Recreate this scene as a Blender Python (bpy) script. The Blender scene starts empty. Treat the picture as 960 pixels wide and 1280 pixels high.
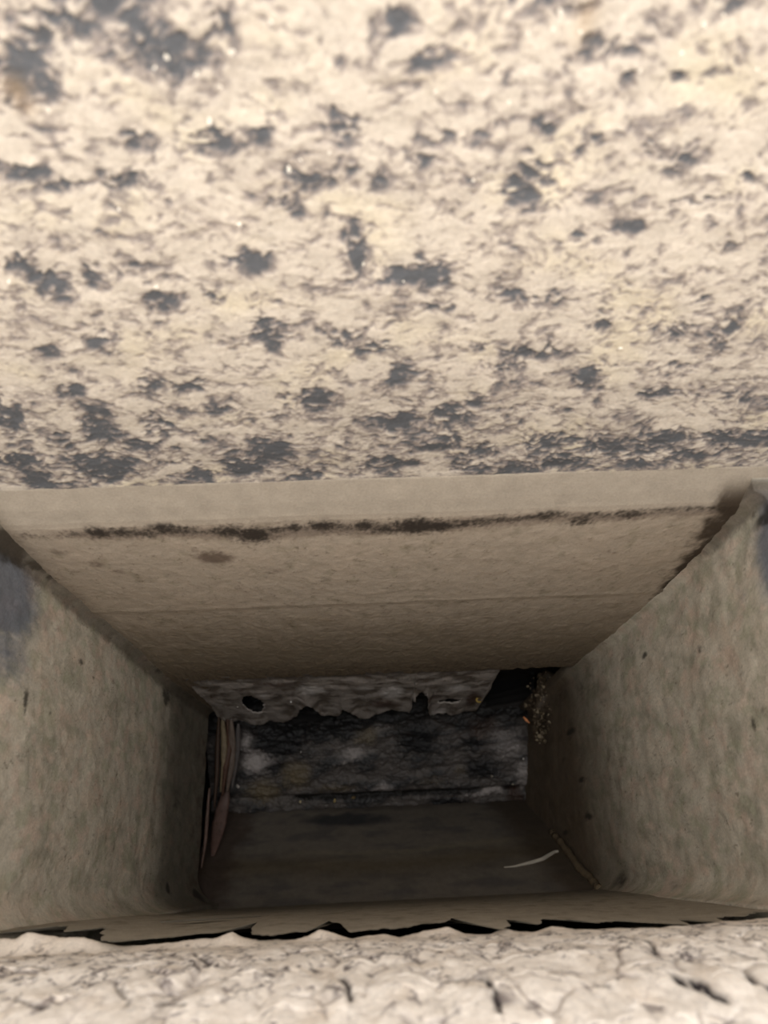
import bpy, bmesh, math, random
import numpy as np
from mathutils import Matrix, Vector

random.seed(7)
rng = np.random.RandomState(11)
scene = bpy.context.scene

# Working units: X to the right, Y from the viewer to the far wall, H = depth below the camera.
# One unit is half a millimetre; the camera stands 3000 units above z = 0.
S = 0.0005
TOP = 3000.0

# ------------------------------------------------------------------ camera
FPX = 930.0
_d = np.array([-7.0, -446.0, -930.0]); _d /= np.linalg.norm(_d)
_r = math.radians(1.9)
_Z = -_d
_X = np.array([math.cos(_r), math.sin(_r), 0.0]); _X[2] = -(_X[0]*_d[0] + _X[1]*_d[1])/_d[2]
_X /= np.linalg.norm(_X)
_Y = np.cross(_Z, _X)
cam = bpy.data.cameras.new('camera')
cam.sensor_fit = 'VERTICAL'; cam.sensor_height = 36.0; cam.sensor_width = 27.0
cam.lens = 36.0*FPX/1280.0
cam.clip_start = 0.005; cam.clip_end = 50
cam.dof.use_dof = True
cam.dof.focus_distance = 1450*S
cam.dof.aperture_fstop = 6.5
co = bpy.data.objects.new('camera', cam)
scene.collection.objects.link(co)
M = Matrix((tuple(_X), tuple(_Y), tuple(_Z))).to_4x4()
co.matrix_world = Matrix.Translation((0, 0, TOP*S)) @ M
scene.camera = co

# ------------------------------------------------------------------ light and exposure
world = bpy.data.worlds.new('world'); scene.world = world
world.use_nodes = True
bg = world.node_tree.nodes['Background']
bg.inputs[0].default_value = (0.985, 0.99, 1.0, 1)
bg.inputs[1].default_value = 1.25
lamp = bpy.data.lights.new('room_light', 'AREA')
lamp.shape = 'RECTANGLE'; lamp.size = 0.5; lamp.size_y = 0.22
lamp.energy = 4.1
lamp.color = (1.0, 0.985, 0.96)
lo = bpy.data.objects.new('room_light', lamp)
scene.collection.objects.link(lo)
lo.location = (0.0, -0.02, TOP*S + 0.42)
lo.rotation_euler = (Vector((0, 0.06, 0.9)) - Vector(lo.location)).to_track_quat('-Z', 'Y').to_euler()
vs = scene.view_settings
vs.view_transform = 'Standard'; vs.look = 'None'; vs.gamma = 1.0; vs.use_curve_mapping = False
vs.exposure = 0.0

# ------------------------------------------------------------------ helpers
def ray(px, py):
    """direction (X, Y, per unit of depth) seen at a point of the photograph"""
    c = np.array([(px-480)/FPX, -(py-640)/FPX, -1.0])
    w = np.array([_X @ c, _Y @ c, _Z @ c])
    return w[0]/-w[2], w[1]/-w[2]

def lin(r, g, b):
    f = lambda c: (c/255.0/12.92) if c <= 10.31 else ((c/255.0+0.055)/1.055)**2.4
    return np.array([f(r), f(g), f(b)])

_perm = rng.permutation(256).astype(np.int64)
_perm = np.concatenate([_perm, _perm, _perm])
_g3 = rng.normal(size=(256, 3)); _g3 /= np.linalg.norm(_g3, axis=1)[:, None]
def perlin(x, y, z):
    xi = np.floor(x).astype(np.int64); yi = np.floor(y).astype(np.int64); zi = np.floor(z).astype(np.int64)
    xf = x-xi; yf = y-yi; zf = z-zi
    fade = lambda t: t*t*t*(t*(t*6-15)+10)
    u, v, w = fade(xf), fade(yf), fade(zf)
    out = 0
    for i in (0, 1):
        for j in (0, 1):
            for k in (0, 1):
                h = _perm[(_perm[(_perm[(xi+i) & 255] + yi + j) & 255] + zi + k) & 255]
                g = _g3[h]
                dot = g[..., 0]*(xf-i) + g[..., 1]*(yf-j) + g[..., 2]*(zf-k)
                out = out + dot*(u if i else 1-u)*(v if j else 1-v)*(w if k else 1-w)
    return out*1.6
def fbm(x, y, z=0.0, oct=5, gain=0.5, lac=2.07, ridged=False):
    x = np.asarray(x, float); y = np.asarray(y, float)
    z = np.zeros_like(x) + z
    a, s, tot = 1.0, 0.0, 0.0
    for o in range(oct):
        n = perlin(x, y, z + 17.3*o)
        if ridged: n = 1-2*np.abs(n)
        s = s + a*n; tot += a
        x = x*lac+3.1; y = y*lac+1.7; z = z*lac; a *= gain
    return s/tot
def worley(x, y, seed=0):
    xi = np.floor(x).astype(np.int64); yi = np.floor(y).astype(np.int64)
    f1 = np.full(x.shape, 9.0); f2 = np.full(x.shape, 9.0); idd = np.zeros(x.shape)
    r1 = np.random.RandomState(seed).rand(256); r2 = np.random.RandomState(seed+1).rand(256)
    for i in (-1, 0, 1):
        for j in (-1, 0, 1):
            h = _perm[(_perm[(xi+i) & 255] + yi + j) & 255]
            d = np.hypot(xi+i+r1[h]-x, yi+j+r2[h]-y)
            closer = d < f1
            f2 = np.where(closer, f1, np.minimum(f2, d)); idd = np.where(closer, h, idd); f1 = np.where(closer, d, f1)
    return f1, f2, idd/255.0
def sstep(a, b, x):
    t = np.clip((x-a)/(b-a), 0, 1); return t*t*(3-2*t)
def mix(c, d, m):
    return c*(1-m[..., None]) + np.asarray(d)*m[..., None]

def material(name, rough=0.9, grain=1.0, bump=0.25, spec=0.25, coarse=90.0):
    m = bpy.data.materials.new(name); m.use_nodes = True
    nt = m.node_tree; N = nt.nodes; L = nt.links
    b = N['Principled BSDF']
    b.inputs['Roughness'].default_value = rough
    b.inputs['Specular IOR Level'].default_value = spec
    at = N.new('ShaderNodeAttribute'); at.attribute_name = 'tint'
    tc = N.new('ShaderNodeTexCoord')
    n1 = N.new('ShaderNodeTexNoise'); n1.inputs['Scale'].default_value = coarse*8; n1.inputs['Detail'].default_value = 6
    n2 = N.new('ShaderNodeTexNoise'); n2.inputs['Scale'].default_value = coarse; n2.inputs['Detail'].default_value = 5
    for n in (n1, n2): L.new(tc.outputs['Object'], n.inputs['Vector'])
    add = N.new('ShaderNodeMath'); add.operation = 'ADD'
    L.new(n1.outputs[0], add.inputs[0]); L.new(n2.outputs[0], add.inputs[1])
    mr = N.new('ShaderNodeMapRange')
    mr.inputs['From Min'].default_value = 0.6; mr.inputs['From Max'].default_value = 1.4
    mr.inputs['To Min'].default_value = 1-0.28*grain; mr.inputs['To Max'].default_value = 1+0.28*grain
    L.new(add.outputs[0], mr.inputs['Value'])
    mul = N.new('ShaderNodeVectorMath'); mul.operation = 'SCALE'
    L.new(at.outputs['Color'], mul.inputs[0]); L.new(mr.outputs[0], mul.inputs['Scale'])
    L.new(mul.outputs[0], b.inputs['Base Color'])
    bp = N.new('ShaderNodeBump'); bp.inputs['Strength'].default_value = bump; bp.inputs['Distance'].default_value = 0.0015
    L.new(add.outputs[0], bp.inputs['Height']); L.new(bp.outputs[0], b.inputs['Normal'])
    return m

def link(name, V, F, mat, tint, smooth=True, parent=None, matidx=None):
    """V in working units, F list or int array of polygons; tint (n,3) linear colours"""
    V = np.asarray(V, float)
    P = np.column_stack([V[:, 0]*S, V[:, 1]*S, (TOP-V[:, 2])*S])
    me = bpy.data.meshes.new(name)
    if isinstance(F, np.ndarray):
        me.vertices.add(len(P)); me.vertices.foreach_set('co', P.ravel())
        k = F.shape[1]
        me.loops.add(F.size); me.loops.foreach_set('vertex_index', F.ravel().astype(np.int32))
        me.polygons.add(len(F))
        me.polygons.foreach_set('loop_start', np.arange(0, F.size, k, dtype=np.int32))
        me.update(calc_edges=True)
    else:
        me.from_pydata(P.tolist(), [], F)
    me.validate()
    me.polygons.foreach_set('use_smooth', [smooth]*len(me.polygons))
    T = np.ones((len(P), 4)); T[:, :3] = tint
    a = me.color_attributes.new('tint', 'FLOAT_COLOR', 'POINT')
    a.data.foreach_set('color', np.clip(T, 0, 1).ravel())
    me.materials.append(mat)
    me.update()
    o = bpy.data.objects.new(name, me); scene.collection.objects.link(o)
    if parent: o.parent = parent
    return o

def tag(o, label=None, cat=None, group=None, kind=None):
    if label: o['label'] = label
    if cat: o['category'] = cat
    if group: o['group'] = group
    if kind: o['kind'] = kind
    return o

def slab(name, P, T, mat, back, keep=None, flip=False, smooth=True, parent=None):
    """grid P (r,c,3) with colours T, closed into a slab by a skirt and a back offset by `back`"""
    r, c = P.shape[:2]
    idx = np.arange(r*c).reshape(r, c)
    Q = np.stack([idx[:-1, :-1], idx[:-1, 1:], idx[1:, 1:], idx[1:, :-1]], -1).reshape(-1, 4)
    V = P.reshape(-1, 3); TT = T.reshape(-1, 3)
    ring = np.concatenate([idx[0, :-1], idx[:-1, -1], idx[-1, :0:-1], idx[:0:-1, 0]])
    n = len(ring)
    V2 = V[ring] + np.asarray(back, float)
    cen = V2.mean(0)
    base = len(V); V = np.vstack([V, V2, cen[None]]); TT = np.vstack([TT, TT[ring], TT[:1]])
    a = np.arange(n); b = (a+1) % n
    SK = np.stack([ring[a], base+a, base+b, ring[b]], -1)
    BK = np.stack([base+a, np.full(n, base+n), np.full(n, base+n), base+b], -1)
    if keep is not None:
        Q = Q[keep[:-1, :-1].reshape(-1)]
    tri = BK[:, [0, 1, 3]]
    o = None
    F = [tuple(q) for q in SK] + [tuple(t) for t in tri]
    # quads through the array path; the few skirt polygons joined as quads, back fan as degenerate-free quads
    m = n//2
    BK4 = []
    for k in range(0, n-1, 2):
        BK4.append((base+k, base+n, base+(k+2) % n, base+k+1))
    if n % 2: pass
    F = np.vstack([Q, SK, np.array(BK4)])
    if flip: F = F[:, ::-1]
    return link(name, V, F, mat, TT, smooth, parent)

def blobs(A, B, spots, warp=0.0):
    """soft ragged spots: spots = (a, b, ra, rb, strength[, angle]) in surface units"""
    m = np.zeros(A.shape)
    for sp in spots:
        a, b, ra, rb, st = sp[:5]
        an = sp[5] if len(sp) > 5 else 0
        R = 2.6*max(ra, rb)
        dx = A-a; dy = B-b
        ca, sa = math.cos(an), math.sin(an)
        q = ((dx*ca+dy*sa)/ra)**2 + ((-dx*sa+dy*ca)/rb)**2
        m = np.maximum(m, st*np.exp(-q*0.8))
    return m

def on_y(px, py, Y):                      # point on a plane of constant Y -> (X, H)
    a, b = ray(px, py); h = Y/b; return a*h, h
def on_x(px, py, X):                      # point on a side wall -> (Y, H)
    a, b = ray(px, py); h = X/a; return b*h, h
def on_h(px, py, H):
    a, b = ray(px, py); return a*H, b*H
def spots_y(lst, Y):
    out = []
    for px, py, rx, ry, st, *an in lst:
        x, h = on_y(px, py, Y)
        x1, _ = on_y(px+rx, py, Y); _, h1 = on_y(px, py+ry, Y); _, h0 = on_y(px, py-ry, Y)
        out.append((x, h, abs(x1-x), abs(h1-h0)/2, st))
    return out

# ------------------------------------------------------------------ materials
m_rough = material('crumbling_render', 0.92, 0.6, 0.14, 0.2, 60)
m_plaster = material('smooth_plaster', 0.85, 0.55, 0.22, 0.25, 80)
m_side = material('lining_plaster', 0.85, 0.8, 0.16, 0.25, 60)
m_grime = material('grimy_sheet', 0.6, 1.0, 0.2, 0.4, 80)
m_mass = material('dark_backing', 0.95, 0.8, 0.3, 0.1, 30)
m_chip = material('mineral_chip', 0.7, 0.4, 0.2, 0.3, 200)

def box(name, x0, x1, y0, y1, h0, h1, mat=m_mass, col=(0.05, 0.045, 0.04)):
    V = [(x, y, h) for x in (x0, x1) for y in (y0, y1) for h in (h0, h1)]
    F = [(0, 1, 3, 2), (4, 6, 7, 5), (0, 4, 5, 1), (2, 3, 7, 6), (0, 2, 6, 4), (1, 5, 7, 3)]
    return link(name, V, F, mat, np.array(col), False)

def chip_mesh(name, r, seed, col, flat=0.7, sub=2):
    rs = np.random.RandomState(seed)
    bm = bmesh.new(); bmesh.ops.create_icosphere(bm, subdivisions=sub, radius=1)
    V = np.array([v.co[:] for v in bm.verts]); F = [tuple(v.index for v in f.verts) for f in bm.faces]; bm.free()
    d = rs.normal(size=(7, 3)); d /= np.linalg.norm(d, axis=1)[:, None]
    for q in d:                               # clip by planes to get facets
        k = 0.28+0.4*rs.rand(); ex = np.clip(V@q-k, 0, None); V = V-ex[:, None]*q
    V = V*np.array([1, flat, 0.8])*r*(1+0.06*rs.normal(size=(len(V), 1)))
    me_o = bpy.data.meshes.new(name)
    me_o.from_pydata((V*np.array([S, S, -S])).tolist(), [], F)
    a = me_o.color_attributes.new('tint', 'FLOAT_COLOR', 'POINT')
    T = np.ones((len(V), 4)); T[:, :3] = lin(*col); a.data.foreach_set('color', T.ravel())
    me_o.materials.append(m_chip)
    return me_o
def put(me, name, px, py, h, rot=None, sc=1.0):
    a, b = ray(px, py)
    o = bpy.data.objects.new(name, me); scene.collection.objects.link(o)
    o.location = (a*h*S, b*h*S, (TOP-h)*S)
    o.rotation_euler = rot or (random.random()*6, random.random()*6, random.random()*6)
    o.scale = (sc, sc, sc)
    return o

def tube(name, pts, rad, col, mat=m_chip, parent=None):
    C = np.array(pts, float); n = len(C); K = 8
    T = np.gradient(C, axis=0); T /= np.linalg.norm(T, axis=1)[:, None]
    A = np.cross(T, [0, 0.3, 1.0]); A /= np.linalg.norm(A, axis=1)[:, None]; B = np.cross(T, A)
    V = []
    for i in range(n):
        r = rad[i] if hasattr(rad, '__len__') else rad
        for k in range(K):
            an = 2*math.pi*k/K; V.append(C[i]+r*(A[i]*math.cos(an)+B[i]*math.sin(an)))
    F = [(i*K+k, i*K+(k+1) % K, (i+1)*K+(k+1) % K, (i+1)*K+k) for i in range(n-1) for k in range(K)]
    F.append(tuple(range(K))[::-1]); F.append(tuple((n-1)*K+k for k in range(K)))
    return link(name, V, F, mat, lin(*col), parent=parent)

# ------------------------------------------------------------------ far rough wall (above the sill)
def rough_wall():
    r, c = 520, 900
    t = np.linspace(0, 1, r)[:, None]
    h = 150 + (942-150)*t**0.85
    wid = 130 + 0.70*h
    u = np.linspace(-1, 1, c)[None, :]
    # the outer fifth of the columns carries the wall on past the frame on both sides
    a = np.abs(u)
    X = np.sign(u)*np.where(a < 0.82, a/0.82*wid, wid+(1050-wid)*np.clip((a-0.82)/0.18, 0, 1))
    H = np.broadcast_to(h, X.shape).copy()
    Yb = 503 + 55*(942-H)/620
    # coordinates for the pattern
    wx = X + 14*fbm(X/60, H/60, 5.0, 3); wh = H + 14*fbm(X/60, H/60, 9.0, 3)
    n_big = fbm(wx/95, wh/60, 1.0, 6, 0.6)
    n_med = fbm(wx/34, wh/25, 2.0, 5, 0.62)
    n_fin = fbm(wx/11, wh/9.5, 3.0, 4, 0.6)
    d_med = fbm(wx/30, wh/34, 13.0, 4, 0.5); d_fin = fbm(wx/10, wh/12, 14.0, 3, 0.5)
    spots = [(120,55,55,20,1),(75,85,30,20,1),(165,75,30,20,1),(205,105,45,22,1.1),(222,132,26,18,1),(275,82,12,22,.9),
      (20,130,34,34,1),(38,95,18,22,1),(5,165,20,18,.9),(500,80,18,20,.9),(540,118,26,12,.9),(590,42,14,13,.7),(645,50,12,14,.8),
      (705,44,28,8,.9),(742,60,18,14,.8),(782,42,26,10,.8),(750,97,14,10,.8),(790,110,26,12,.7),(795,138,10,8,.9),(740,118,20,10,.5),
      (870,35,16,8,.9),(905,38,14,8,.6),(935,55,22,14,.6),(690,18,16,8,.7),(825,8,30,8,.6),(910,10,14,22,.7),
      (265,215,30,13,1),(325,205,18,13,.9),(165,220,34,9,.7),(30,258,30,10,.9),(62,270,30,8,.8),(160,262,30,12,.8),(390,262,24,10,1),
      (365,290,12,14,.8),(440,250,20,8,.5),(665,268,26,22,1),(862,142,12,8,.8),(905,142,14,7,.7),(560,215,18,9,.6),(485,262,10,16,.7),
      (527,238,16,8,.9),(440,205,22,12,.6),(695,200,10,8,.8),(760,210,24,9,.7),(830,225,18,6,.7),(865,240,16,12,.7),(890,285,22,5,.9),
      (948,258,12,7,.9),(600,215,14,8,.5),(448,345,11,27,1.1),(525,370,38,12,1.1),(62,380,24,15,1.1),(110,370,14,12,.8),(310,352,22,10,1.1),
      (200,400,18,14,.8),(335,435,18,18,1),(20,360,20,8,.8),(270,395,12,8,.7),(160,362,30,10,.5),(740,330,18,7,.8),(790,315,20,6,.6),
      (755,423,14,6,1.2),(675,455,34,6,1),(740,480,13,12,1.1),(915,430,12,18,.9),(850,430,22,8,.7),(885,396,10,6,.7),(930,330,10,5,.7),
      (470,452,22,6,1),(390,508,22,9,1),(430,440,26,8,.7),(505,532,18,13,.8),(562,525,22,11,.9),(505,478,18,9,.9),(600,508,18,5,.7),
      (555,405,16,6,.6),(640,390,26,7,.6),(690,395,40,7,.6),(190,492,14,8,1),(240,494,20,6,.9),(125,540,18,16,1),(92,496,14,6,.9),
      (55,455,14,8,.8),(120,440,16,10,.8),(15,530,20,16,1),(130,582,30,13,1.2),(30,577,28,10,.9),(60,602,26,8,.8),(200,540,20,9,.8),
      (340,566,22,12,1),(310,582,24,9,.9),(395,592,22,7,.8),(250,592,26,8,.7),(180,560,20,7,.8),(490,577,26,6,.8),(560,553,20,7,.9),
      (602,562,22,7,.9),(590,580,20,6,.7),(682,552,28,7,1),(702,575,26,6,1),(752,558,28,8,.9),(790,570,24,7,.8),(832,550,26,9,1.1),
      (850,566,22,6,1),(900,546,20,6,.9),(936,550,20,8,1),(885,585,20,5,.6),(640,585,26,5,.7),(80,560,16,8,.7),(270,520,26,6,.6),
      (820,500,24,6,.7),(600,450,16,6,.5),(930,505,12,6,.7),(640,470,20,5,.6),(850,470,20,6,.6)]
    sp = [s for s in spots_y(spots, 512)]
    B = np.zeros(X.shape)
    wa = X + 9*n_med + 5*n_fin + 9*fbm(X/40, H/40, 33, 2); wb = H + 9*n_fin + 7*fbm(X/30, H/22, 31, 3)
    for (a, b, ra, rb, st) in sp:
        r0 = np.searchsorted(h[:, 0], b-3.2*rb-16); r1 = np.searchsorted(h[:, 0], b+3.2*rb+16)
        if r1 <= r0: continue
        dx = (wa[r0:r1]-a)/ra; dy = (wb[r0:r1]-b)/rb
        B[r0:r1] = np.maximum(B[r0:r1], st*np.exp(-0.75*(dx*dx+dy*dy)))
    low = sstep(640, 930, H)                 # denser mottling towards the sill
    veins = 1-np.abs(fbm(wx/52, wh/26, 41.0, 4, 0.6))*3.2
    n_mix = 0.55*n_med + 0.45*n_fin + 0.25*n_big
    dark = 0.62*B*(1+0.9*n_fin+0.5*n_med) + 0.95*n_mix + 0.10*low*(1+n_big) + 0.14*np.clip(veins, 0, 1) + 0.0
    n_x = fbm(wx/16, wh/13, 23.0, 5, 0.7); n_y = fbm(wx/45, wh/30, 27.0, 5, 0.68)
    dark = dark + 0.055 + 0.42*n_x + 0.38*n_y*(0.6+0.6*low) - 0.30*np.clip(-n_x-0.05, 0, 1)*B
    D = sstep(0.06, 0.72, dark)
    holes = sstep(0.18, 0.5, fbm(wx/13, wh/11, 29.0, 4, .65))
    D = D*(1-0.6*holes)
    Tsill = sstep(480, 920, H)
    mid = sstep(-0.12, 0.36, 0.12*low + 0.5*n_big + 0.55*n_med + 0.40*n_fin + 0.35*B + 0.3*n_y + 0.25*n_x + 0.12*np.clip(veins, 0, 1) - 0.04)
    Tn = np.zeros(X.shape + (3,)) + lin(218, 205, 188)
    Tn = mix(Tn, lin(225, 211, 186), sstep(0.0, 0.5, fbm(X/120, H/90, 55, 3)))
    Tn = mix(Tn, lin(174, 159, 147), 0.72*mid)
    Tn = mix(Tn, lin(156, 144, 137), 0.9*sstep(0, .5, D))
    Tn = mix(Tn, lin(92, 95, 99), 0.92*sstep(.35, 1, D))
    Tn = mix(Tn, lin(176, 146, 108), 0.45*blobs(X, H, spots_y([(745,75,14,26,.9),(8,160,16,16,1),(20,178,14,10,.8)], 512)))
    Tn = Tn*(1-0.20*Tsill*(1+0.5*n_big))[..., None]  # fading light towards the sill put into the colour
    # relief: crumbs, pits where the dirt sits
    disp = -2.2*D - 0.6*mid + 4.0*n_big + 1.3*d_med + 0.5*d_fin
    low2 = sstep(925, 940, H)
    disp = disp*(1-0.6*low2)
    P = np.stack([X, Yb - disp, H], -1)
    P[-1, :, 2] += 6*fbm(X[-1]/40, X[-1]*0, 3.0, 4)
    o = slab('wall_back_upper', P, Tn, m_rough, (0, 200, 0), flip=True)
    tag(o, 'crumbling cream render wall with slate grey dirt mottling above the sill', kind='structure')
    gm = [chip_mesh('pale_grain', 5.5, 300+i, (250, 240, 222)) for i in range(4)]
    for k, (px, py) in enumerate([(193,85),(208,70),(246,92),(275,108),(290,65),(300,280),(376,200),(362,212),(660,42),(690,36),(726,40),(545,116),(905,20),(946,88),(195,358),
            (150,262),(800,88),(880,30),(12,352),(455,330),(505,352),(776,436),(592,226),(412,190),(700,16),(340,28),(636,128),(262,152),(60,138),(852,66)]):
        a, b = ray(px, py); hh = np.linspace(150, 942, 800); yy = 503+55*(942-hh)/620
        i = np.argmin(np.abs(b*hh-yy))
        g = put(gm[k % 4], 'pale_grain', px, py, hh[i]-5, sc=0.35+0.35*((k*37) % 10)/10); g.parent = o
    return o
rough_wall()

# ------------------------------------------------------------------ sill band and far shaft wall
def far_wall():
    prof = [(532, 930), (513, 934), (503, 940), (498, 950), (492, 962), (486, 974), (481, 986), (476, 998), (473.5, 1010), (473, 1024)]
    hs = np.concatenate([np.array([p[1] for p in prof]), np.linspace(1028, 2008, 370)])
    ys = np.concatenate([np.array([p[0] for p in prof]), np.full(370, 473.0)])
    # finer along the bevel
    hh = np.concatenate([np.interp(np.linspace(0, 9, 60), range(10), hs[:10]), hs[10:]])
    yy = np.concatenate([np.interp(np.linspace(0, 9, 60), range(10), ys[:10]), ys[10:]])
    r = len(hh); c = 620
    X = np.linspace(-690, 690, c)[None, :] + np.zeros((r, 1)); H = hh[:, None] + np.zeros((1, c)); Y = yy[:, None] + np.zeros((1, c))
    on = sstep(1000, 1030, H)
    # fine shutter step half way down
    n0 = fbm(X/60, H/60, 3.3, 3)
    st = 1396 + 6*fbm(X/90, X*0, 2, 3)
    step = 0.9*np.exp(-((H-st)/9.0)**2)*(0.4+0.6*sstep(-.2, .3, n0)) - 1.6*sstep(0, 30, H-st)
    n1 = fbm(X/26, H/34, 2.2, 5, 0.6); n2 = fbm(X/9, H/13, 4.2, 4, 0.6); n3 = fbm(X/170, H/220, 6.2, 3)
    n1 = fbm(X/22, H/40, 2.7, 5, .55)
    disp = (1.2*n2 + 1.6*n1)*on*(0.6+0.8*sstep(1300, 1900, H)) + 3*n3 + step*on + 0.5*n1
    Tn = np.zeros(X.shape+(3,)) + lin(158, 146, 130)
    Tn = mix(Tn, lin(184, 169, 151), sstep(985, 1030, H+10*fbm(X/40, H/40, 1.1, 3)))
    Tn = mix(Tn, lin(194, 176, 156), 0.5*sstep(0, .6, n3)*on)
    Tn = mix(Tn, lin(120, 104, 88), 0.75*on*sstep(0.22, 0.62, n1*0.6+n2*0.7))
    Tn = mix(Tn, lin(150, 136, 112), 0.6*on*sstep(0.0, 0.5, fbm(X/70, H/110, 8, 4))*sstep(1300, 1700, H))
    n5 = fbm(X/7.5, H/12, 5.3, 4, .65); n6 = fbm(X/30, H/50, 5.9, 4, .6)
    Tn = mix(Tn, lin(112, 97, 82), 0.75*on*sstep(0.26, 0.6, n5+0.35*n6))
    Tn = mix(Tn, lin(205, 188, 166), 0.35*on*sstep(0.2, 0.6, -n5-0.3*n6))
    Tn = mix(Tn, lin(150, 140, 118), 0.5*on*sstep(0.05, 0.5, n6))
    # dark ragged line under the sill
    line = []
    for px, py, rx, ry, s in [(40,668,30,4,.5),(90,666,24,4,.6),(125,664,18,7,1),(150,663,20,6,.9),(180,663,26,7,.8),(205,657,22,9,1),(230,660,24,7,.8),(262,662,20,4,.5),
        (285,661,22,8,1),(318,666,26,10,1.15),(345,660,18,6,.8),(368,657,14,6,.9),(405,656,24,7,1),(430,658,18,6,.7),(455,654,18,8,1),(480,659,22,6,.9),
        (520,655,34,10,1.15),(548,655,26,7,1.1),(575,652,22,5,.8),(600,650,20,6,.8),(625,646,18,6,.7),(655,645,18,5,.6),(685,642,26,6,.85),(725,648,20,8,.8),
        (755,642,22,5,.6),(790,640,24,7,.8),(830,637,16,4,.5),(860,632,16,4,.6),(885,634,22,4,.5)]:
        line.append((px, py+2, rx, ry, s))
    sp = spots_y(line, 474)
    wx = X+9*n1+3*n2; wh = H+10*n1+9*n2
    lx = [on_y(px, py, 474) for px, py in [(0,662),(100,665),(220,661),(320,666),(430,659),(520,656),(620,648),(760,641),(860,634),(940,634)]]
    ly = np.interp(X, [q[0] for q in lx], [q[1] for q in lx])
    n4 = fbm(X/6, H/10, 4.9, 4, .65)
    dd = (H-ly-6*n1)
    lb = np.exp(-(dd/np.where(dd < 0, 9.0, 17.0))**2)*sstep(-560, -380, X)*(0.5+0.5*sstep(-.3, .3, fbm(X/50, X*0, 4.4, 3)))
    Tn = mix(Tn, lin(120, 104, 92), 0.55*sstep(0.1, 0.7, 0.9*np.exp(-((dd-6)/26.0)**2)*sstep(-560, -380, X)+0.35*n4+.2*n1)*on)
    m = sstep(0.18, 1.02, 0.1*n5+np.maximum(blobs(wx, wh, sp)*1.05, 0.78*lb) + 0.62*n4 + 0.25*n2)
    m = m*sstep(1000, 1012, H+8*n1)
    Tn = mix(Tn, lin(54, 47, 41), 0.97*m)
    m2 = blobs(wx, wh, spots_y([(268,697,22,8,1),(245,688,10,4,.5),(345,715,14,5,.5),(120,705,14,5,.6),(75,690,16,5,.5),(150,715,10,4,.5),(620,700,20,4,.4),(760,690,20,5,.4),
        (850,775,26,7,.5),(890,690,30,12,.6)], 473))
    Tn = mix(Tn, lin(96, 78, 66), 0.8*sstep(0.2, 0.8, m2+0.3*n2))
    # black brown smear in the right hand corner, greyer in the left
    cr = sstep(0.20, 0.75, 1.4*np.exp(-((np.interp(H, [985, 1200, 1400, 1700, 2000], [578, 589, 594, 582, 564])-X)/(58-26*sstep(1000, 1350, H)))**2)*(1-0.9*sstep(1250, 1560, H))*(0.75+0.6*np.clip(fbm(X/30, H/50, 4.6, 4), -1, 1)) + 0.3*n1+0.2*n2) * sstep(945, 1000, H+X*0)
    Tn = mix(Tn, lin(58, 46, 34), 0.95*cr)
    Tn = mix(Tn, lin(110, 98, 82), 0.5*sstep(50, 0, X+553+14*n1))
    Tn = mix(Tn, lin(132, 118, 98), 0.85*sstep(1350, 1800, H+130*n1+90*n3))  # light falloff down the shaft painted in, darker with depth
    Tn = mix(Tn, lin(88, 72, 54), 0.75*sstep(1760, 1990, H+40*n1)*(0.5+0.5*sstep(-.1, .3, n2)))  # same painted falloff, strongest at the lower edge
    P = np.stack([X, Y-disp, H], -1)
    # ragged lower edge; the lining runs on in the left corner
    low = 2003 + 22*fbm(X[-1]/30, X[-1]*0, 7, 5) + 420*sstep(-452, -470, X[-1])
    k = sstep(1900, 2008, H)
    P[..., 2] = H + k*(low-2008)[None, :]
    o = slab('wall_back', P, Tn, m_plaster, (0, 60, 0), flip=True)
    tag(o, 'tan plaster far side of the shaft below a smooth rounded sill', kind='structure')
far_wall()

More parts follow.
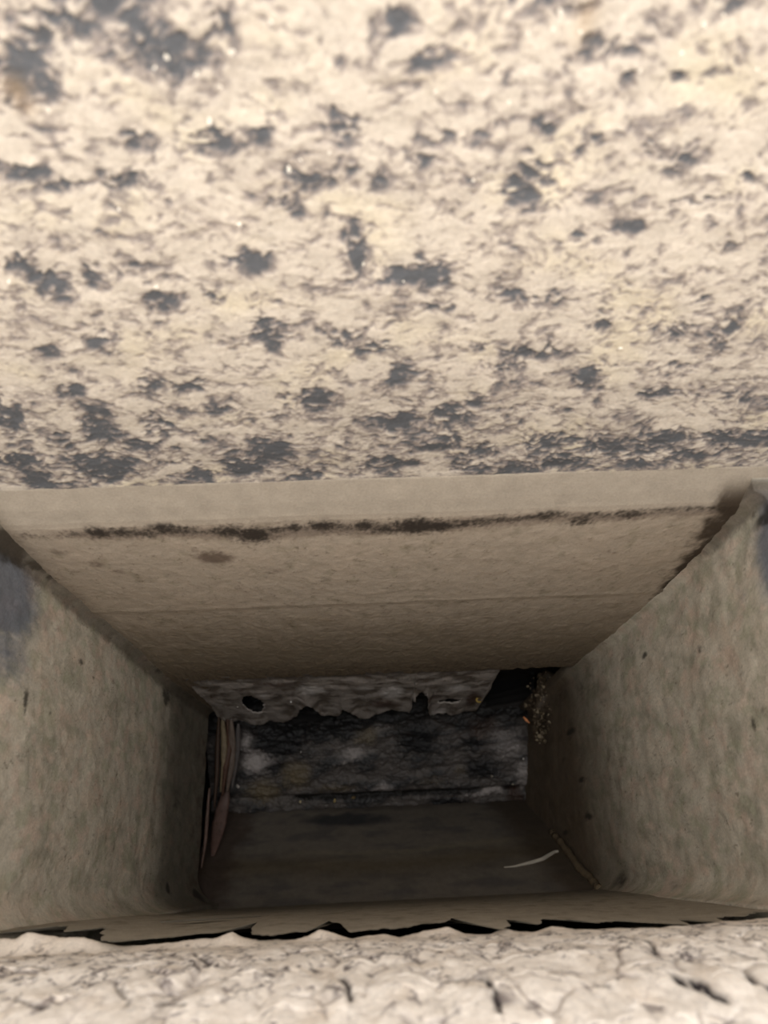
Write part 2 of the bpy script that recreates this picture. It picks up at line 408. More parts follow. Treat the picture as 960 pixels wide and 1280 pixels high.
# ------------------------------------------------------------------ side walls of the shaft
def side_wall(side):
    r, c = 410, 300
    hlip = 985.0 if side < 0 else 958.0
    hend = 2425.0 if side < 0 else 2870.0
    t = np.concatenate([np.linspace(-0.02, 0, 14, endpoint=False), np.linspace(0, 1, r-14)])
    H = (hlip + (hend-hlip)*np.clip(t, 0, 1))[:, None] + np.zeros((1, c))
    Y = np.linspace(-135, 500, c)[None, :] + np.zeros((r, 1))
    if side < 0: X0 = np.interp(H, [900, 1000, 2000, 2425], [553, 553, 548, 526])
    else:        X0 = np.interp(H, [985, 1200, 1400, 1700, 2000, 2870], [578, 589, 594, 582, 564, 522])
    # rounded lip turning outwards
    out = np.clip(-t, 0, 1)[:, None]*50*400
    X0 = X0 + out
    n1 = fbm(Y/40, H/60, 12.2+side, 5, 0.6); n2 = fbm(Y/12, H/26, 14.2+side, 5, 0.62); n3 = fbm(Y/160, H/260, 16.2+side, 3)
    # fillets to the near and the far wall
    yn = -70.0
    R = 70 if side < 0 else 45
    q = np.clip((yn+R-Y)/R, 0, 1); fil = R*(1-np.sqrt(1-np.clip(q, 0, 0.999)**2))
    Rb = 16; qb = np.clip((Y-(473-Rb))/Rb, 0, 1); fil = fil + Rb*(1-np.sqrt(1-np.clip(qb, 0, .999)**2))
    disp = 3.0*n1 + 1.1*n2 + 6*n3 + fil
    Xw = X0 - disp
    base = lin(196, 186, 168)
    T = np.zeros(H.shape+(3,)) + base
    T = mix(T, lin(198, 180, 160), 0.8*sstep(-.05, .45, fbm(Y/55, H/90, 20+side, 4)))
    T = mix(T, lin(160, 154, 136), 0.8*sstep(-.05, .4, fbm(Y/60, H/100, 24+side, 4)))
    T = mix(T, lin(120, 110, 96), 0.8*sstep(0.25, 0.6, 0.6*n1+0.7*n2))
    T = mix(T, lin(214, 200, 180), 0.5*sstep(0.25, 0.6, -0.5*n1-0.7*n2))
    wy = Y+12*n1+6*n2; wh = H+20*n1+10*n2
    n5 = fbm(Y/7.5, H/17, 15.3+side, 4, .62); n6 = fbm(Y/26, H/60, 15.9+side, 4, .6)
    T = mix(T, lin(116, 106, 92), 0.8*sstep(0.24, 0.6, n5+0.4*n6))
    T = mix(T, lin(212, 196, 178), 0.5*sstep(0.15, 0.55, -n5-0.4*n6))
    T = mix(T, lin(206, 180, 162), 0.45*sstep(0.05, 0.4, fbm(Y/30, H/50, 15.5+side, 3)))
    T = mix(T, lin(164, 162, 138), 0.55*sstep(0.05, 0.4, fbm(Y/30, H/50, 18.5+side, 3)))
    def sx(lst):
        o = []
        for px, py, ry, rh, s in lst:
            y, h = on_x(px, py, side*553); o.append((y, h, ry, rh, s))
        return o
    if side < 0:
        blue = sx([(0,745,60,120,1.3),(8,712,40,110,1.1),(5,810,60,110,.75),(30,760,50,110,.6),(60,720,14,30,.6)])
        dk = sx([(3,680,26,40,1.3),(18,694,16,36,1.2),(40,708,9,40,1),(60,722,7,30,.9),(30,875,20,9,1.1),(28,890,10,8,.9),(100,828,8,14,1),(115,805,8,12,.6),(62,890,5,8,.7),
                 (190,835,16,40,.9),(205,870,30,60,.9),(230,860,40,50,.9),(202,1110,12,16,1.2),(215,1000,60,60,.6),(228,1120,16,40,1.2)])
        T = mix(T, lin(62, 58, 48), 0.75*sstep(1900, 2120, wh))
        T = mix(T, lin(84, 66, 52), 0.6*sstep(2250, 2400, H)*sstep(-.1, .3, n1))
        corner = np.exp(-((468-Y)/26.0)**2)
    else:
        blue = sx([(955,665,70,60,1.4),(958,690,70,80,1.4),(956,650,60,40,1.4),(958,740,50,30,1.0),(930,710,30,30,.6),(900,740,30,40,.4)])
        dk = sx([(945,640,16,30,1.2),(930,650,12,40,1.0),(940,640,20,30,1),(928,890,10,14,.8),(915,907,14,10,.9),(847,812,10,14,.8),(785,820,10,20,.9),(762,825,10,30,.6),
                 (712,915,14,50,1.1),(725,975,10,40,1),(733,1020,10,40,1.1),(705,950,10,30,.7),(710,1040,8,40,1),(770,1100,24,60,.8),(830,1105,16,60,.6),(720,860,30,60,.6)])
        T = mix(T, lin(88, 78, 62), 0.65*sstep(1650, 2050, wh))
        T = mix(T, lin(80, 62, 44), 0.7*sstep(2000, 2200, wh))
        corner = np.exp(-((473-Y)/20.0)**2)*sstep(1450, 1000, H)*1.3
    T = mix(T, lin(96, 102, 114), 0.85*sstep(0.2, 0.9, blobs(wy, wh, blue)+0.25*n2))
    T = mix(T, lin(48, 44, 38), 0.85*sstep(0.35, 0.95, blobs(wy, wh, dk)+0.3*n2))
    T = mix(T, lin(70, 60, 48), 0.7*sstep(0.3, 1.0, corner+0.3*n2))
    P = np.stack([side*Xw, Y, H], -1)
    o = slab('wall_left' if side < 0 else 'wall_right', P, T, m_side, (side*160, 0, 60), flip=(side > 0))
    tag(o, 'grey green plaster side of the shaft, %s' % ('left' if side < 0 else 'right'), kind='structure')
side_wall(-1); side_wall(1)

# ------------------------------------------------------------------ near wall: lining below, crumbling render above
CRACK_UP = [(0,1168),(35,1161),(50,1160),(80,1166),(100,1162),(125,1168),(150,1176),(175,1177),(200,1174),(225,1172),(250,1168),(270,1168),(292,1155),(305,1162),(325,1169),(350,1170),(370,1166),(385,1166),(400,1153),(420,1156),(440,1166),(480,1162),(500,1162),(530,1156),(560,1154),(575,1148),(590,1155),(610,1164),(630,1158),(640,1150),(650,1151),(665,1158),(690,1149),(720,1151),(745,1155),(770,1152),(790,1153),(840,1158),(855,1151),(885,1156),(900,1148),(930,1146),(960,1141)]
CRACK_LOW = [(0,1171),(20,1172),(35,1163),(50,1166),(75,1170),(105,1170),(130,1177),(155,1181),(175,1180),(200,1178),(225,1175),(250,1172),(270,1171),(290,1163),(303,1170),(325,1174),(350,1173),(370,1173),(385,1168),(400,1160),(415,1164),(440,1172),(460,1168),(480,1166),(500,1170),(530,1162),(560,1157),(580,1165),(610,1168),(630,1159),(645,1162),(665,1164),(690,1156),(720,1160),(750,1160),(775,1158),(800,1162),(840,1162),(855,1155),(885,1160),(900,1150),(930,1149),(960,1145)]
def near_lining():
    r, c = 260, 560
    X = np.linspace(-640, 640, c)[None, :] + np.zeros((r, 1))
    s = np.linspace(0, 1, r)[:, None]
    e = [ray(*p) for p in [(q[0], q[1]-1.2) for q in CRACK_UP]]; rx = np.array([q[0] for q in e]); ry = np.array([q[1] for q in e])
    rat = np.interp(X[0]/1135, rx, ry); sm = np.convolve(np.pad(rat, 40, mode='edge'), np.ones(81)/81, 'valid')
    rat = rat*(1+0.035*fbm(X[0]/16, X[0]*0, 61, 5, 0.65)); yl = sm*1135; top = yl/rat
    end = np.interp(X[0], [-553, 553], [2175, 2010]) + 10*fbm(X[0]/80, X[0]*0, 63, 3)
    H = top[None, :] + (end-top)[None, :]*s
    n1 = fbm(X/40, H/80, 64, 4); n2 = fbm(X/12, H/40, 66, 4)
    Yc = yl[None, :] + (np.interp(X, [-553, 553], [-78, -67]) - yl[None, :])*sstep(0.1, 1, s)
    Y = Yc + (1.2*n1 + 0.9*n2)*sstep(0, .08, s)
    T = np.zeros(X.shape+(3,)) + lin(160, 150, 134)
    T = mix(T, lin(126, 118, 102), 0.8*sstep(0, .5, n1))
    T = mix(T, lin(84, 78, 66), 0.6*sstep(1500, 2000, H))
    P = np.stack([X, Y, H], -1)
    o = slab('wall_front_lower', P, T, m_side, (0, -6, 130))
    tag(o, 'narrow grey plaster near side of the shaft below the ragged black crack', kind='structure')
near_lining()

PH = [-1085, -1010, -900, -820, -740, -600, -60]; PY = [-76, -80, -91, -104, -127, -190, -480]      # depth and Y of the near rough face
def near_rough():
    r, c = 400, 740
    s = np.linspace(0, 1, r)[:, None]
    h0 = np.interp(s, [0, .70, 1], [1085, 640, 60])
    y0 = np.interp(-h0, PH, PY)
    u = np.linspace(-1, 1, c)[None, :]
    a = np.abs(u); wid = 90+0.62*h0
    X = np.sign(u)*np.where(a < 0.84, a/0.84*wid, wid+(1050-wid)*np.clip((a-0.84)/0.16, 0, 1)); H = h0+0*X; Yb = y0 + 0*X
    wx = X+16*fbm(X/50, H/60, 70, 3); wh = H+26*fbm(X/50, H/60, 72, 3)
    ph = wh/64 + 2.2*fbm(X/75, H/120, 97, 4) ; saw = (1-(ph-np.floor(ph)))
    saw = np.where(saw > .9, (1-saw)/.1*.9, saw)*(0.35+0.9*np.clip(fbm(X/50, H/80, 99, 3)+.4, 0, 1))
    f1, f2, idd = worley(wx/58, wh/120, 5)
    g1, g2, id2 = worley(wx/25+7, wh/52, 9)
    lump = np.clip(1-f1*f1, 0, 1); cre = np.exp(-((f2-f1)/0.07)**2)*sstep(0.15, 0.45, fbm(X/80, H/90, 77, 3)+0.25)
    cre2 = np.exp(-((g2-g1)/0.09)**2)*sstep(0.1, 0.5, fbm(X/60, H/70, 79, 3)+0.15)
    n2 = fbm(X/9, H/10, 76, 4, .55)
    near = sstep(1085, 900, H)
    k = sstep(1050, 1085, H)
    nb = fbm(X/36, H/70, 75, 4, .45)
    disp = (4.5*lump + 1.5*(idd-.5)*2 + 0.5*np.clip(1-g1*g1, 0, 1) + 6*nb + 1.6*saw + 0.2*n2 - 2*cre - 0.6*cre2)*(0.35+0.65*near)*(1-k)
    edge = 6*fbm(X[0]/26, X[0]*0, 81, 4) + 10*fbm(X[0]/90, X[0]*0, 83, 3)
    e = [ray(*p) for p in [(q[0], q[1]+1.6) for q in CRACK_LOW]]; ye = 1085*np.interp(X[0]/1085, [q[0] for q in e], [q[1] for q in e]) + 1.6*fbm(X[0]/14, X[0]*0, 62, 5, .65)
    Y = Yb + disp
    Y = Y*(1-k) + k*(ye[None, :]) - 3*(1-k)*sstep(950, 1085, H)
    Hn = H
    T = np.zeros(X.shape+(3,)) + lin(250, 239, 226)
    T = mix(T, lin(222, 206, 188), 0.6*sstep(0, .5, fbm(X/40, H/50, 87, 4)))
    T = mix(T, lin(214, 198, 180), 0.6*sstep(980, 1085, H))
    # crevice shade of cracks and short open fissures painted into the colour
    T = mix(T, lin(120, 108, 108), 0.5*cre*near)
    T = mix(T, lin(140, 126, 124), 0.35*cre2*near)
    fis = np.zeros(X.shape); ux = X+5*fbm(X/14, H/40, 91, 4); uh = H+16*fbm(X/14, H/40, 93, 4); wn = 0.8+0.9*np.clip(fbm(X/12, H/30, 95, 3)+.4, 0, 1.2)
    def crack(pts, w, depth):
        nonlocal fis
        Q = []
        for px, py in pts:
            a, b = ray(px, py)
            # the rough face as a line in (Y, H): find the depth where the sight line meets it
            hs = np.linspace(1085, 300, 400); yv = np.interp(-hs, PH, PY)
            i = np.argmin(np.abs(b*hs-yv)); Q.append((a*hs[i], hs[i]))
        for (a0, b0), (a1, b1) in zip(Q[:-1], Q[1:]):
            dx, dy = a1-a0, b1-b0; L2 = dx*dx+dy*dy+1e-6
            tt = np.clip(((wx-a0)*dx+(wh-b0)*dy)/L2, 0, 1)
            d = np.hypot(ux-(a0+tt*dx), (uh-(b0+tt*dy))*0.30)
            fis = np.maximum(fis, depth*np.exp(-(d/(w*0.9*wn))**2))
    for pts, w, dep in [([(428,1228),(434,1240),(438,1256)],3,1),([(600,1230),(612,1236),(620,1246),(622,1268)],3,1),([(850,1232),(870,1240),(884,1246),(904,1256)],4,1.2),
        ([(936,1224),(960,1236)],4,1),([(796,1178),(812,1184),(818,1196)],3,.9),([(765,1178),(790,1177)],2,.7),([(190,1188),(215,1198),(232,1206)],2.5,.8),
        ([(245,1200),(262,1210)],2.5,.8),([(0,1204),(30,1212),(60,1214)],2.5,.7),([(130,1208),(160,1214)],2,.7),([(560,1232),(600,1228)],2,.6),([(400,1186),(424,1192)],2,.8),
        ([(20,1250),(60,1262)],3,.7),([(200,1254),(230,1258)],2.5,.6),([(745,1234),(760,1242)],3,.6),([(900,1188),(938,1200)],2.5,.8),([(140,1236),(160,1256)],2.5,.6),
        ([(600,1184),(650,1190),(680,1188)],2,.6),([(520,1176),(560,1186)],2,.6),([(300,1218),(330,1224),(350,1222)],2,.5),([(680,1215),(720,1222)],2,.5)]:
        crack(pts, w, dep)
    T = mix(T, lin(120, 108, 108), 0.8*sstep(.18, .0, saw)*sstep(0.0, .3, fbm(X/20, H/50, 101, 4)+.05)*near)  # shade below the step lips painted dark
    T = mix(T, lin(44, 38, 42), np.clip(1.1*fis, 0, 1))
    Y = Y - 4*fis
    vz = fbm(wx/52, wh/58, 131, 5, .62); vz2 = fbm(wx/24, wh/30, 133, 4, .6)
    lines = np.exp(-(vz/0.04)**2)*sstep(-.12, .2, fbm(X/26, H/60, 135, 3)) + 0.9*np.exp(-(vz2/0.06)**2)*sstep(.02, .3, fbm(X/22, H/50, 137, 3)+.12*sstep(850, 1000, H))
    T = mix(T, lin(66, 54, 60), np.clip(0.95*lines*sstep(1085, 1040, H)*(0.25+0.75*sstep(790, 900, H)), 0, .9))  # crevice shade drawn as colour lines, no relief
    P = np.stack([X, Y, Hn], -1)
    o = slab('wall_front', P[::-1], T[::-1], m_rough, (0, -120, 0))
    tag(o, 'lumpy whitish render of the near wall, full of short dark fissures', kind='structure')
near_rough()

# ------------------------------------------------------------------ added blocks behind the linings that keep light out of the gaps
tag(box('light_block_back', -1300, 1300, 585, 900, 900, 3000), kind='structure', label='added dark block behind the far lining, keeps light out')
tag(box('light_block_left', -1300, -625, -400, 585, 1010, 3000), kind='structure', label='added dark block behind the left lining, keeps light out')
tag(box('light_block_right', 720, 1300, -400, 585, 1010, 3000), kind='structure', label='added dark block behind the right lining, keeps light out')
tag(box('light_block_front', -1300, 1300, -700, -150, 1010, 3000), kind='structure', label='added dark block behind the near lining, keeps light out')
tag(box('light_block_floor', -1300, 1300, -700, 900, 3002, 3200), kind='structure', label='added dark block under the bottom slab, keeps light out')
# ------------------------------------------------------------------ floor slab at the bottom
def floor_slab():
    r, c = 220, 420
    u = np.linspace(0, 1, c)[None, :]; v = np.linspace(-0.12, 1.18, r)[:, None]
    A = np.array([-560., 205, 2815]); B = np.array([585., 205, 2830]); C = np.array([-590., -90, 2430]); D = np.array([600., -70, 2035])
    P = (1-v)[..., None]*((1-u)[..., None]*A + u[..., None]*B) + v[..., None]*((1-u)[..., None]*C+u[..., None]*D)
    X, Y = P[..., 0], P[..., 1]
    n1 = fbm(X/60, Y/30, 90, 5); n2 = fbm(X/14, Y/9, 92, 4)
    P[..., 2] -= 4*n1 + 1.4*n2 + 3*np.exp(-((v+0.0*u-0.62-0.03*np.sin(u*9))/0.035)**2)
    T = np.zeros(X.shape+(3,)) + lin(116, 108, 98)
    T = mix(T, lin(92, 88, 84), 0.8*sstep(-.1, .4, fbm(X/120, Y/30, 94, 4)))
    vv = v + 0.03*np.sin(u*8+0.5) + 0.03*n1
    T = mix(T, lin(98, 86, 66), 0.7*np.exp(-((vv-0.66)/0.10)**2))
    T = mix(T, lin(132, 122, 104), 0.6*np.exp(-((vv-0.53)/0.025)**2)*sstep(0.2, .35, u+0*v))
    T = mix(T, lin(48, 50, 54), 0.85*sstep(.25, .8, np.exp(-(((u-.40)/.16)**2+((vv-.16)/.09)**2))+0.4*n1))
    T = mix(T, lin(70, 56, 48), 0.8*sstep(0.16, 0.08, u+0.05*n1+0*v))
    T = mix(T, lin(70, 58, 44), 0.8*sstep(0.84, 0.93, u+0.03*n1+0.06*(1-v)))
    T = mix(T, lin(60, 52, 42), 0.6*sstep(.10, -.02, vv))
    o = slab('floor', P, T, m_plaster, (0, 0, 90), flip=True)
    tag(o, 'smooth sloping grey brown slab at the bottom of the shaft', kind='structure')
floor_slab()

# ------------------------------------------------------------------ grimy panel above the floor slab
def grimy_panel():
    r, c = 260, 460
    u = np.linspace(0, 1, c)[None, :]; v = np.linspace(0, 1, r)[:, None]
    X = -575+1130*u+0*v
    Y = 582+(196-582)*v+0*u; H = 2520+(2800-2520)*v+0*u
    def sp(lst):
        o = []
        for px, py, rx, ry, s in lst:
            a, b = ray(px, py)
            # plane Y = 582-1.3786*(H-2520)
            h = (582+1.3786*2520)/(b+1.3786); o.append((a*h, b*h, rx*2.9, ry*3.1, s))
        return o
    n1 = fbm(X/55, Y/32, 100, 5, .6); n2 = fbm(X/14, Y/10, 102, 5, .6); n3 = fbm(X/120, Y/40, 104, 4)
    wx = X+26*n1+8*n2; wy = Y+16*n1+8*n2
    T = np.zeros(X.shape+(3,)) + lin(88, 82, 78)
    T = mix(T, lin(46, 47, 49), 0.85*sstep(-.15, .35, n3+0.4*n1))
    T = mix(T, lin(122, 114, 108), 0.8*sstep(0.15, .6, n1+0.3*n2))
    T = mix(T, lin(166, 158, 154), 0.9*sstep(.3, .9, blobs(wx, wy, sp([(325,952,22,14,1),(310,925,10,30,.9),(470,905,20,14,.6),(440,940,26,10,.7),(635,930,26,20,.7),(655,965,14,16,.8),
        (560,890,24,8,.6),(420,925,16,14,.4),(480,985,16,6,.8),(600,990,40,4,.9)]))+0.2*n2))
    T = mix(T, lin(22, 22, 24), 0.95*sstep(.3, .8, blobs(wx, wy, sp([(350,925,34,20,1.1),(400,910,60,14,1),(345,960,20,8,.8),(520,925,30,22,.9),(600,960,26,16,.8),(590,930,20,14,.7),(450,895,60,8,1),(640,985,12,8,.8),
        (560,1003,30,4,1)]))+0.3*n2))  # dark patches, the upper ones painting shade under the torn sheet
    T = mix(T, lin(118, 104, 78), 0.7*sstep(.3, .9, blobs(wx, wy, sp([(370,970,22,16,.9),(330,990,26,14,.9),(460,920,20,12,.7),(420,985,30,8,.7),(540,975,30,10,.5),(575,965,10,8,.6)]))+0.25*n2))
    T = mix(T, lin(60, 38, 26), 0.7*sstep(.35, .9, blobs(wx, wy, sp([(315,895,14,8,1),(600,905,22,14,.9),(510,915,10,6,.6),(645,995,14,14,1),(560,900,24,8,.7),(320,910,6,14,.7)]))+0.25*n2))
    # black ragged seam right above the slab
    T = mix(T, lin(20, 17, 14), 0.95*sstep(.35, .8, np.exp(-((Y-232-10*n1)/13.0)**2)*sstep(-330, -250, X)*sstep(430, 330, X)+0.35*n2))
    disp = 18*n1 + 1.8*n2 + 14*n3 - 12*np.exp(-((Y-232-10*n1)/10.0)**2)
    P = np.stack([X, Y-0.68*disp, H-0.73*disp], -1)
    T = mix(T, lin(16, 15, 15), 0.92*sstep(400, 470, Y+30*n1))  # shade under the torn sheet painted black on the panel
    def hole(px0, px1, py0, py1):
        x0, y0 = sp([(px0, py1, 1, 1, 1)])[0][:2]; x1, y1 = sp([(px1, py0, 1, 1, 1)])[0][:2]
        return (X+14*n1+8*n2 > x0) & (X+12*n1 < x1) & (Y+14*n1+8*n2 > y0) & (Y < y1)
    keep = ~(hole(606, 664, 835, 886) | hole(335, 420, 890, 902))
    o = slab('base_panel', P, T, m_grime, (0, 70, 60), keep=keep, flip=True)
    tag(o, 'blackened crusty panel at the shaft bottom above the smooth slab', 'panel')
grimy_panel()

# ------------------------------------------------------------------ torn sheet hanging from the far lining
def torn_sheet():
    Yp = 478.0
    edge = [(272,888),(285,897),(320,901),(345,899),(362,893),(372,889),(374,881),(384,873),(396,880),(402,887),(425,886),(428,878),(450,889),(470,885),(492,880),
            (512,882),(516,866),(533,868),(537,884),(560,893),(590,892),(600,870),(606,856)]
    E = [on_y(px, py, Yp) for px, py in edge]
    ex = [e[0] for e in E]; eh = [e[1] for e in E]
    ok = np.maximum.accumulate(ex)
    r, c = 90, 420
    u = np.linspace(ex[0], ok[-1], c)
    hb = np.minimum(np.interp(u, ok, eh) + 12*fbm(u/9, u*0, 110, 5, .65), 2548+8*fbm(u/20, u*0, 111, 3))
    v = np.linspace(0, 1, r)[:, None]
    X = u[None, :]+0*v; H = 1975+(hb-1975)[None, :]*v
    n1 = fbm(X/60, H/70, 112, 4); n2 = fbm(X/16, H/24, 114, 5, .6)
    curl = 26*np.clip((v-0.55)/0.45, 0, 1)**2*(0.3+np.clip(fbm(X/70, X*0, 116, 2)+.3, 0, 1))
    Y = Yp + 8*n1 + 3*n2 - curl - 4*sstep(0.0, 0.2, v+0*X)
    T = np.zeros(X.shape+(3,)) + lin(176, 166, 158)
    T = mix(T, lin(96, 84, 72), 0.8*sstep(-.1, .3, n1+0.4*n2))
    def sp(l): return spots_y(l, Yp)
    T = mix(T, lin(246, 240, 236), 0.9*sstep(.3, .9, blobs(X+8*n2, H+14*n2, sp([(390,860,20,6,1),(490,862,16,8,1),(455,858,16,6,.7),(570,858,22,6,.8),(330,868,10,8,.6),(545,886,14,6,.9),(580,888,14,4,.6),(350,884,20,6,.4)]))+0.2*n2))
    T = mix(T, lin(70, 40, 24), 0.8*sstep(.3, .9, blobs(X+8*n2, H+14*n2, sp([(480,876,22,4,1),(540,868,18,4,.8),(300,860,14,8,.6),(350,853,30,4,.8),(590,872,10,10,1)]))+0.2*n2))
    T = mix(T, lin(60, 50, 42), 0.8*sstep(2055, 1990, H+30*n2))
    keep = np.ones(X.shape, bool)
    for px, py, rx, rh in [(316,877,32,115),(524,873,26,150),(560,873,40,26)]:
        x0, h0 = on_y(px, py, Yp)
        d = np.hypot((X-x0)/rx, (H-h0)/rh) + 0.35*n2
        keep &= d > 1
    idx = np.arange(r*c).reshape(r, c)
    Q = np.stack([idx[:-1, :-1], idx[1:, :-1], idx[1:, 1:], idx[:-1, 1:]], -1)[keep[:-1, :-1]]
    o = link('torn_sheet', np.stack([X, Y, H], -1).reshape(-1, 3), Q, m_grime, T.reshape(-1, 3))
    md = o.modifiers.new('thickness', 'SOLIDIFY'); md.thickness = 4*S; md.offset = 0
    tag(o, 'torn pale grey sheet with a round hole hanging below the far plaster edge', 'sheet')
torn_sheet()

# ------------------------------------------------------------------ peeling strips in the left corner
def strip(parent, pts, wid, col, seed):
    """pts: (px, py, H) down the strip, tapering to both ends"""
    n = 30
    t = np.linspace(0, 1, n); tt = np.linspace(0, 1, len(pts))
    C = []
    for px, py, h in pts:
        a, b = ray(px, py); C.append((a*h, b*h, h))
    C = np.array(C); C = np.stack([np.interp(t, tt, C[:, k]) for k in range(3)], -1)
    w = wid*np.clip(np.sin(math.pi*np.clip(t*0.9+0.07, 0, 1)), 0.12, 1)**0.7
    w = w*(1+0.2*fbm(t*6, t*0, seed, 3))
    K = 7
    s = np.linspace(-1, 1, K)
    P = C[:, None, :] + np.stack([w[:, None]*s[None, :], 0*w[:, None]*s, -5*(1-s**2)[None, :]*np.ones((n, 1)) + 2*fbm(t*9, t*0, seed+1, 3)[:, None]*np.ones((1, K))], -1)
    n2 = fbm(P[..., 0]/5, P[..., 1]/18, seed, 3)
    T = mix(np.zeros((n, K, 3))+lin(*col), lin(60, 44, 32), 0.7*sstep(0, .5, n2))
    idx = np.arange(n*K).reshape(n, K)
    Q = np.stack([idx[:-1, :-1], idx[1:, :-1], idx[1:, 1:], idx[:-1, 1:]], -1).reshape(-1, 4)
    o = link('strip', P.reshape(-1, 3), Q, m_grime, T.reshape(-1, 3), parent=parent)
    md = o.modifiers.new('thickness', 'SOLIDIFY'); md.thickness = 3*S; md.offset = 0
    return o
a, b = ray(285, 1000)
pl = bpy.data.objects.new('peeling_layers', None); scene.collection.objects.link(pl)
tag(pl, 'narrow peeling tan and brown layers standing in the left corner of the shaft bottom', 'layers')
for k, (pts, w, col) in enumerate([
    ([(274,893,2490),(272,930,2520),(271,970,2540),(268,1010,2560)], 7, (64, 46, 34)),
    ([(278,897,2500),(280,925,2530),(280,955,2550),(276,990,2580)], 10, (122, 108, 84)),
    ([(284,897,2510),(287,930,2540),(282,960,2550),(278,995,2580)], 9, (84, 58, 44)),
    ([(289,900,2500),(290,930,2540),(288,960,2570),(284,990,2600)], 13, (108, 94, 84)),
    ([(298,905,2520),(297,930,2560),(294,955,2590),(290,985,2620)], 10, (96, 90, 88)),
    ([(262,985,2500),(259,1020,2510),(257,1050,2505),(252,1085,2490)], 5, (110, 88, 78)),
    ([(284,985,2640),(278,1010,2640),(272,1040,2620),(266,1070,2580)], 22, (96, 74, 66)),
]):
    strip(pl, pts, w, col, 120+3*k)

# ------------------------------------------------------------------ crumbs, chips and a straw
def panel_h(px, py):
    a, b = ray(px, py); return (582+1.3786*2520)/(b+1.3786)
# crumbs of mortar caked in the far right corner
cols = [(96, 84, 66), (116, 102, 84), (76, 64, 48), (140, 126, 104), (64, 52, 38)]
cm = [chip_mesh('mortar_crumb', 9, 200+i, cols[i % 5], 0.75) for i in range(10)]
clump = bpy.data.objects.new('mortar_clump', None); scene.collection.objects.link(clump)
tag(clump, 'crumbly clump of pale mortar bits caked in the far right corner of the shaft bottom', 'mortar')
cp = []
for px, py, h in [(688,842,2330),(682,858,2340),(678,876,2350),(673,892,2365),(670,908,2390),(668,922,2420)]:
    h += 26; a, b = ray(px, py); cp.append((a*h, b*h, h))
cp = np.array(cp); tq = np.linspace(0, 5, 40)
cp = np.stack([np.interp(tq, range(6), cp[:, k]) for k in range(3)], -1) + 6*np.stack([fbm(tq*3, tq*0, 160+i, 3) for i in range(3)], -1)
tube('clump_body', cp, np.interp(tq, [0, 1, 4, 5], [24, 30, 16, 6])*(1+.35*fbm(tq*3, tq*0, 165, 3)), (74, 62, 48), m_grime, parent=clump)
for k in range(190):
    t = random.random()**0.9
    cx = 684-14*t - 5*math.sin(t*5); cy = 842+84*t
    px = min(cx+random.gauss(0, 10-6*t), 696); py = cy+random.gauss(0, 3)
    h = 2322+100*t*t - 0.8*(px-660) + random.random()*12
    o = put(cm[k % 10], 'crumb', px, py, h, sc=0.35+0.9*random.random()**3); o.parent = clump
for (px, py, r, col, lab) in [
    (297, 884, 3.2, (240, 235, 225), 'tiny white grain on the torn sheet left of the round hole'),
    (364, 877, 3.6, (240, 238, 232), 'tiny white grain on the torn sheet between the hole and the notch'),
    ]:
    o = put(chip_mesh('grain', r, int(px), col), 'grain', px, py, on_y(px, py, 466)[1]); tag(o, lab, 'grain')
for (px, py, r, col, lab) in [
    (297, 983, 11, (205, 195, 185), 'pale round pebble in the left corner beside the peeling layers'),
    (375, 1002, 7, (205, 190, 150), 'cream grain in the black seam above the slab, leftmost'),
    (418, 1001, 8, (200, 176, 120), 'yellowish grain in the black seam above the slab, middle'),
    (442, 997, 10, (150, 128, 88), 'ochre flat lump in the black seam above the slab'),
    (654, 948, 5, (240, 236, 226), 'bright white speck low on the right of the panel'),
    (615, 970, 7, (170, 160, 145), 'dull grey chip low on the right half of the panel'),
    (641, 980, 7, (176, 168, 150), 'small pale chip near the lower right end of the panel'),
    (376, 940, 4, (225, 220, 215), 'tiny white speck in the middle of the dark panel area'),
    (301, 937, 3, (225, 220, 215), 'tiny white speck on the pale patch beside the peeling layers'),
    (662, 971, 5, (170, 155, 120), 'tan crumb beside the right end of the panel'),
    ]:
    o = put(chip_mesh('grain' if r < 6 else 'pebble', r, int(px)+5, col), 'grain' if r < 6 else 'pebble', px, py, panel_h(px, py)-14); tag(o, lab, 'grain' if r < 6 else 'pebble')

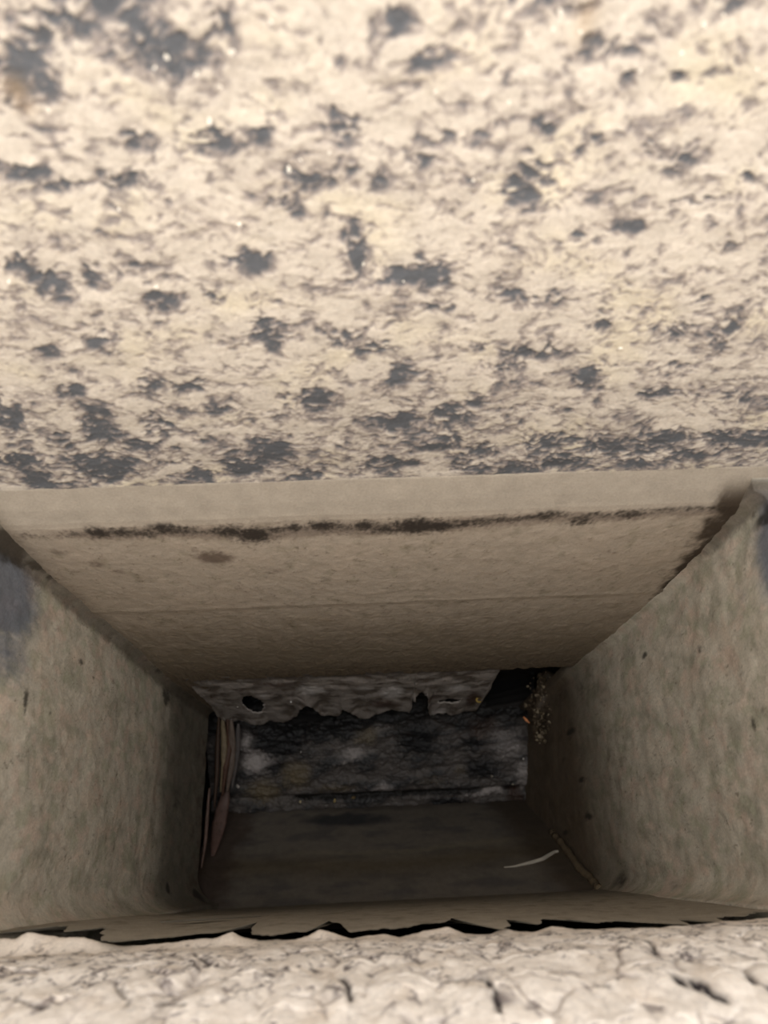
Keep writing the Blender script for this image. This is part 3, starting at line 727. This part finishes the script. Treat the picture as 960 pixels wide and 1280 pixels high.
def slab_h(px, py):
    a, b = ray(px, py)
    best = None
    for v in np.linspace(-.1, 1.15, 600):
        P0 = (1-v)*np.array([-560., 205, 2815])+v*np.array([-590., -90, 2430]); P1 = (1-v)*np.array([585., 205, 2830])+v*np.array([600., -70, 2035])
        # at the depth of a point on this row with the right X
        # X = a*h along the row
        d = P1-P0; den = d[0]-a*d[2]; uu = (a*P0[2]-P0[0])/den; Q = P0+uu*d
        e = abs(Q[1]-b*Q[2])
        if best is None or e < best[0]: best = (e, Q[2])
    return best[1]
pts = []
for px, py in [(630,1084),(643,1083),(655,1080),(668,1077),(678,1074),(686,1069),(693,1065),(698,1064)]:
    h = slab_h(px, py)-8; a, b = ray(px, py); pts.append((a*h, b*h, h))
P = np.array(pts); tq = np.linspace(0, 7, 40); P = np.stack([np.interp(tq, range(8), P[:, k]) for k in range(3)], -1)
o = tube('straw', P, 1.6+4.2*np.sin(np.linspace(.05, 2.6, 40))**1.5, (176, 168, 154))
tag(o, 'thin pale curved straw lying on the right of the bottom slab', 'straw')
# brass-coloured ring fragment and orange splinter
a, b = ray(599, 875); h = 2380
ring = [(a*h+9*math.cos(t), b*h+7*math.sin(t), h-3) for t in np.linspace(0.6, 5.2, 20)]
o = tube('ring_fragment', ring, 2.2, (190, 160, 80)); tag(o, 'tiny open yellowish ring at the right end of the torn sheet', 'ring')
sp_ = []
for px, py in [(654,896),(658,900),(662,904)]:
    a, b = ray(px, py); h = 2330; sp_.append((a*h, b*h, h))
o = tube('splinter', sp_, [2.5, 4.5, 2], (214, 140, 92)); tag(o, 'orange splinter stuck among the mortar crumbs', 'splinter')

# crumbly ridge where the slab meets the right wall
rg = bpy.data.objects.new('mortar_ridge', None); scene.collection.objects.link(rg)
ridge = []
for px, py, dh in [(690,1040,20),(700,1052,20),(712,1068,16),(724,1085,14),(738,1098,14),(750,1112,14)]:
    h = slab_h(px, py)-dh; a, b = ray(px, py); ridge.append((a*h, b*h, h))
P = np.array(ridge); tq = np.linspace(0, 5, 60); P = np.stack([np.interp(tq, range(6), P[:, k]) for k in range(3)], -1)
P = P + 3*np.stack([fbm(tq*3, tq*0, 150+i, 3) for i in range(3)], -1)
o = tube('ridge_body', P, 7+5*fbm(tq*2.5, tq*0, 155, 3)+3, (104, 90, 70), m_side, parent=rg)
tag(rg, 'crumbly brown mortar ridge running down between slab and right wall', 'ridge')
bpy.context.view_layer.update()
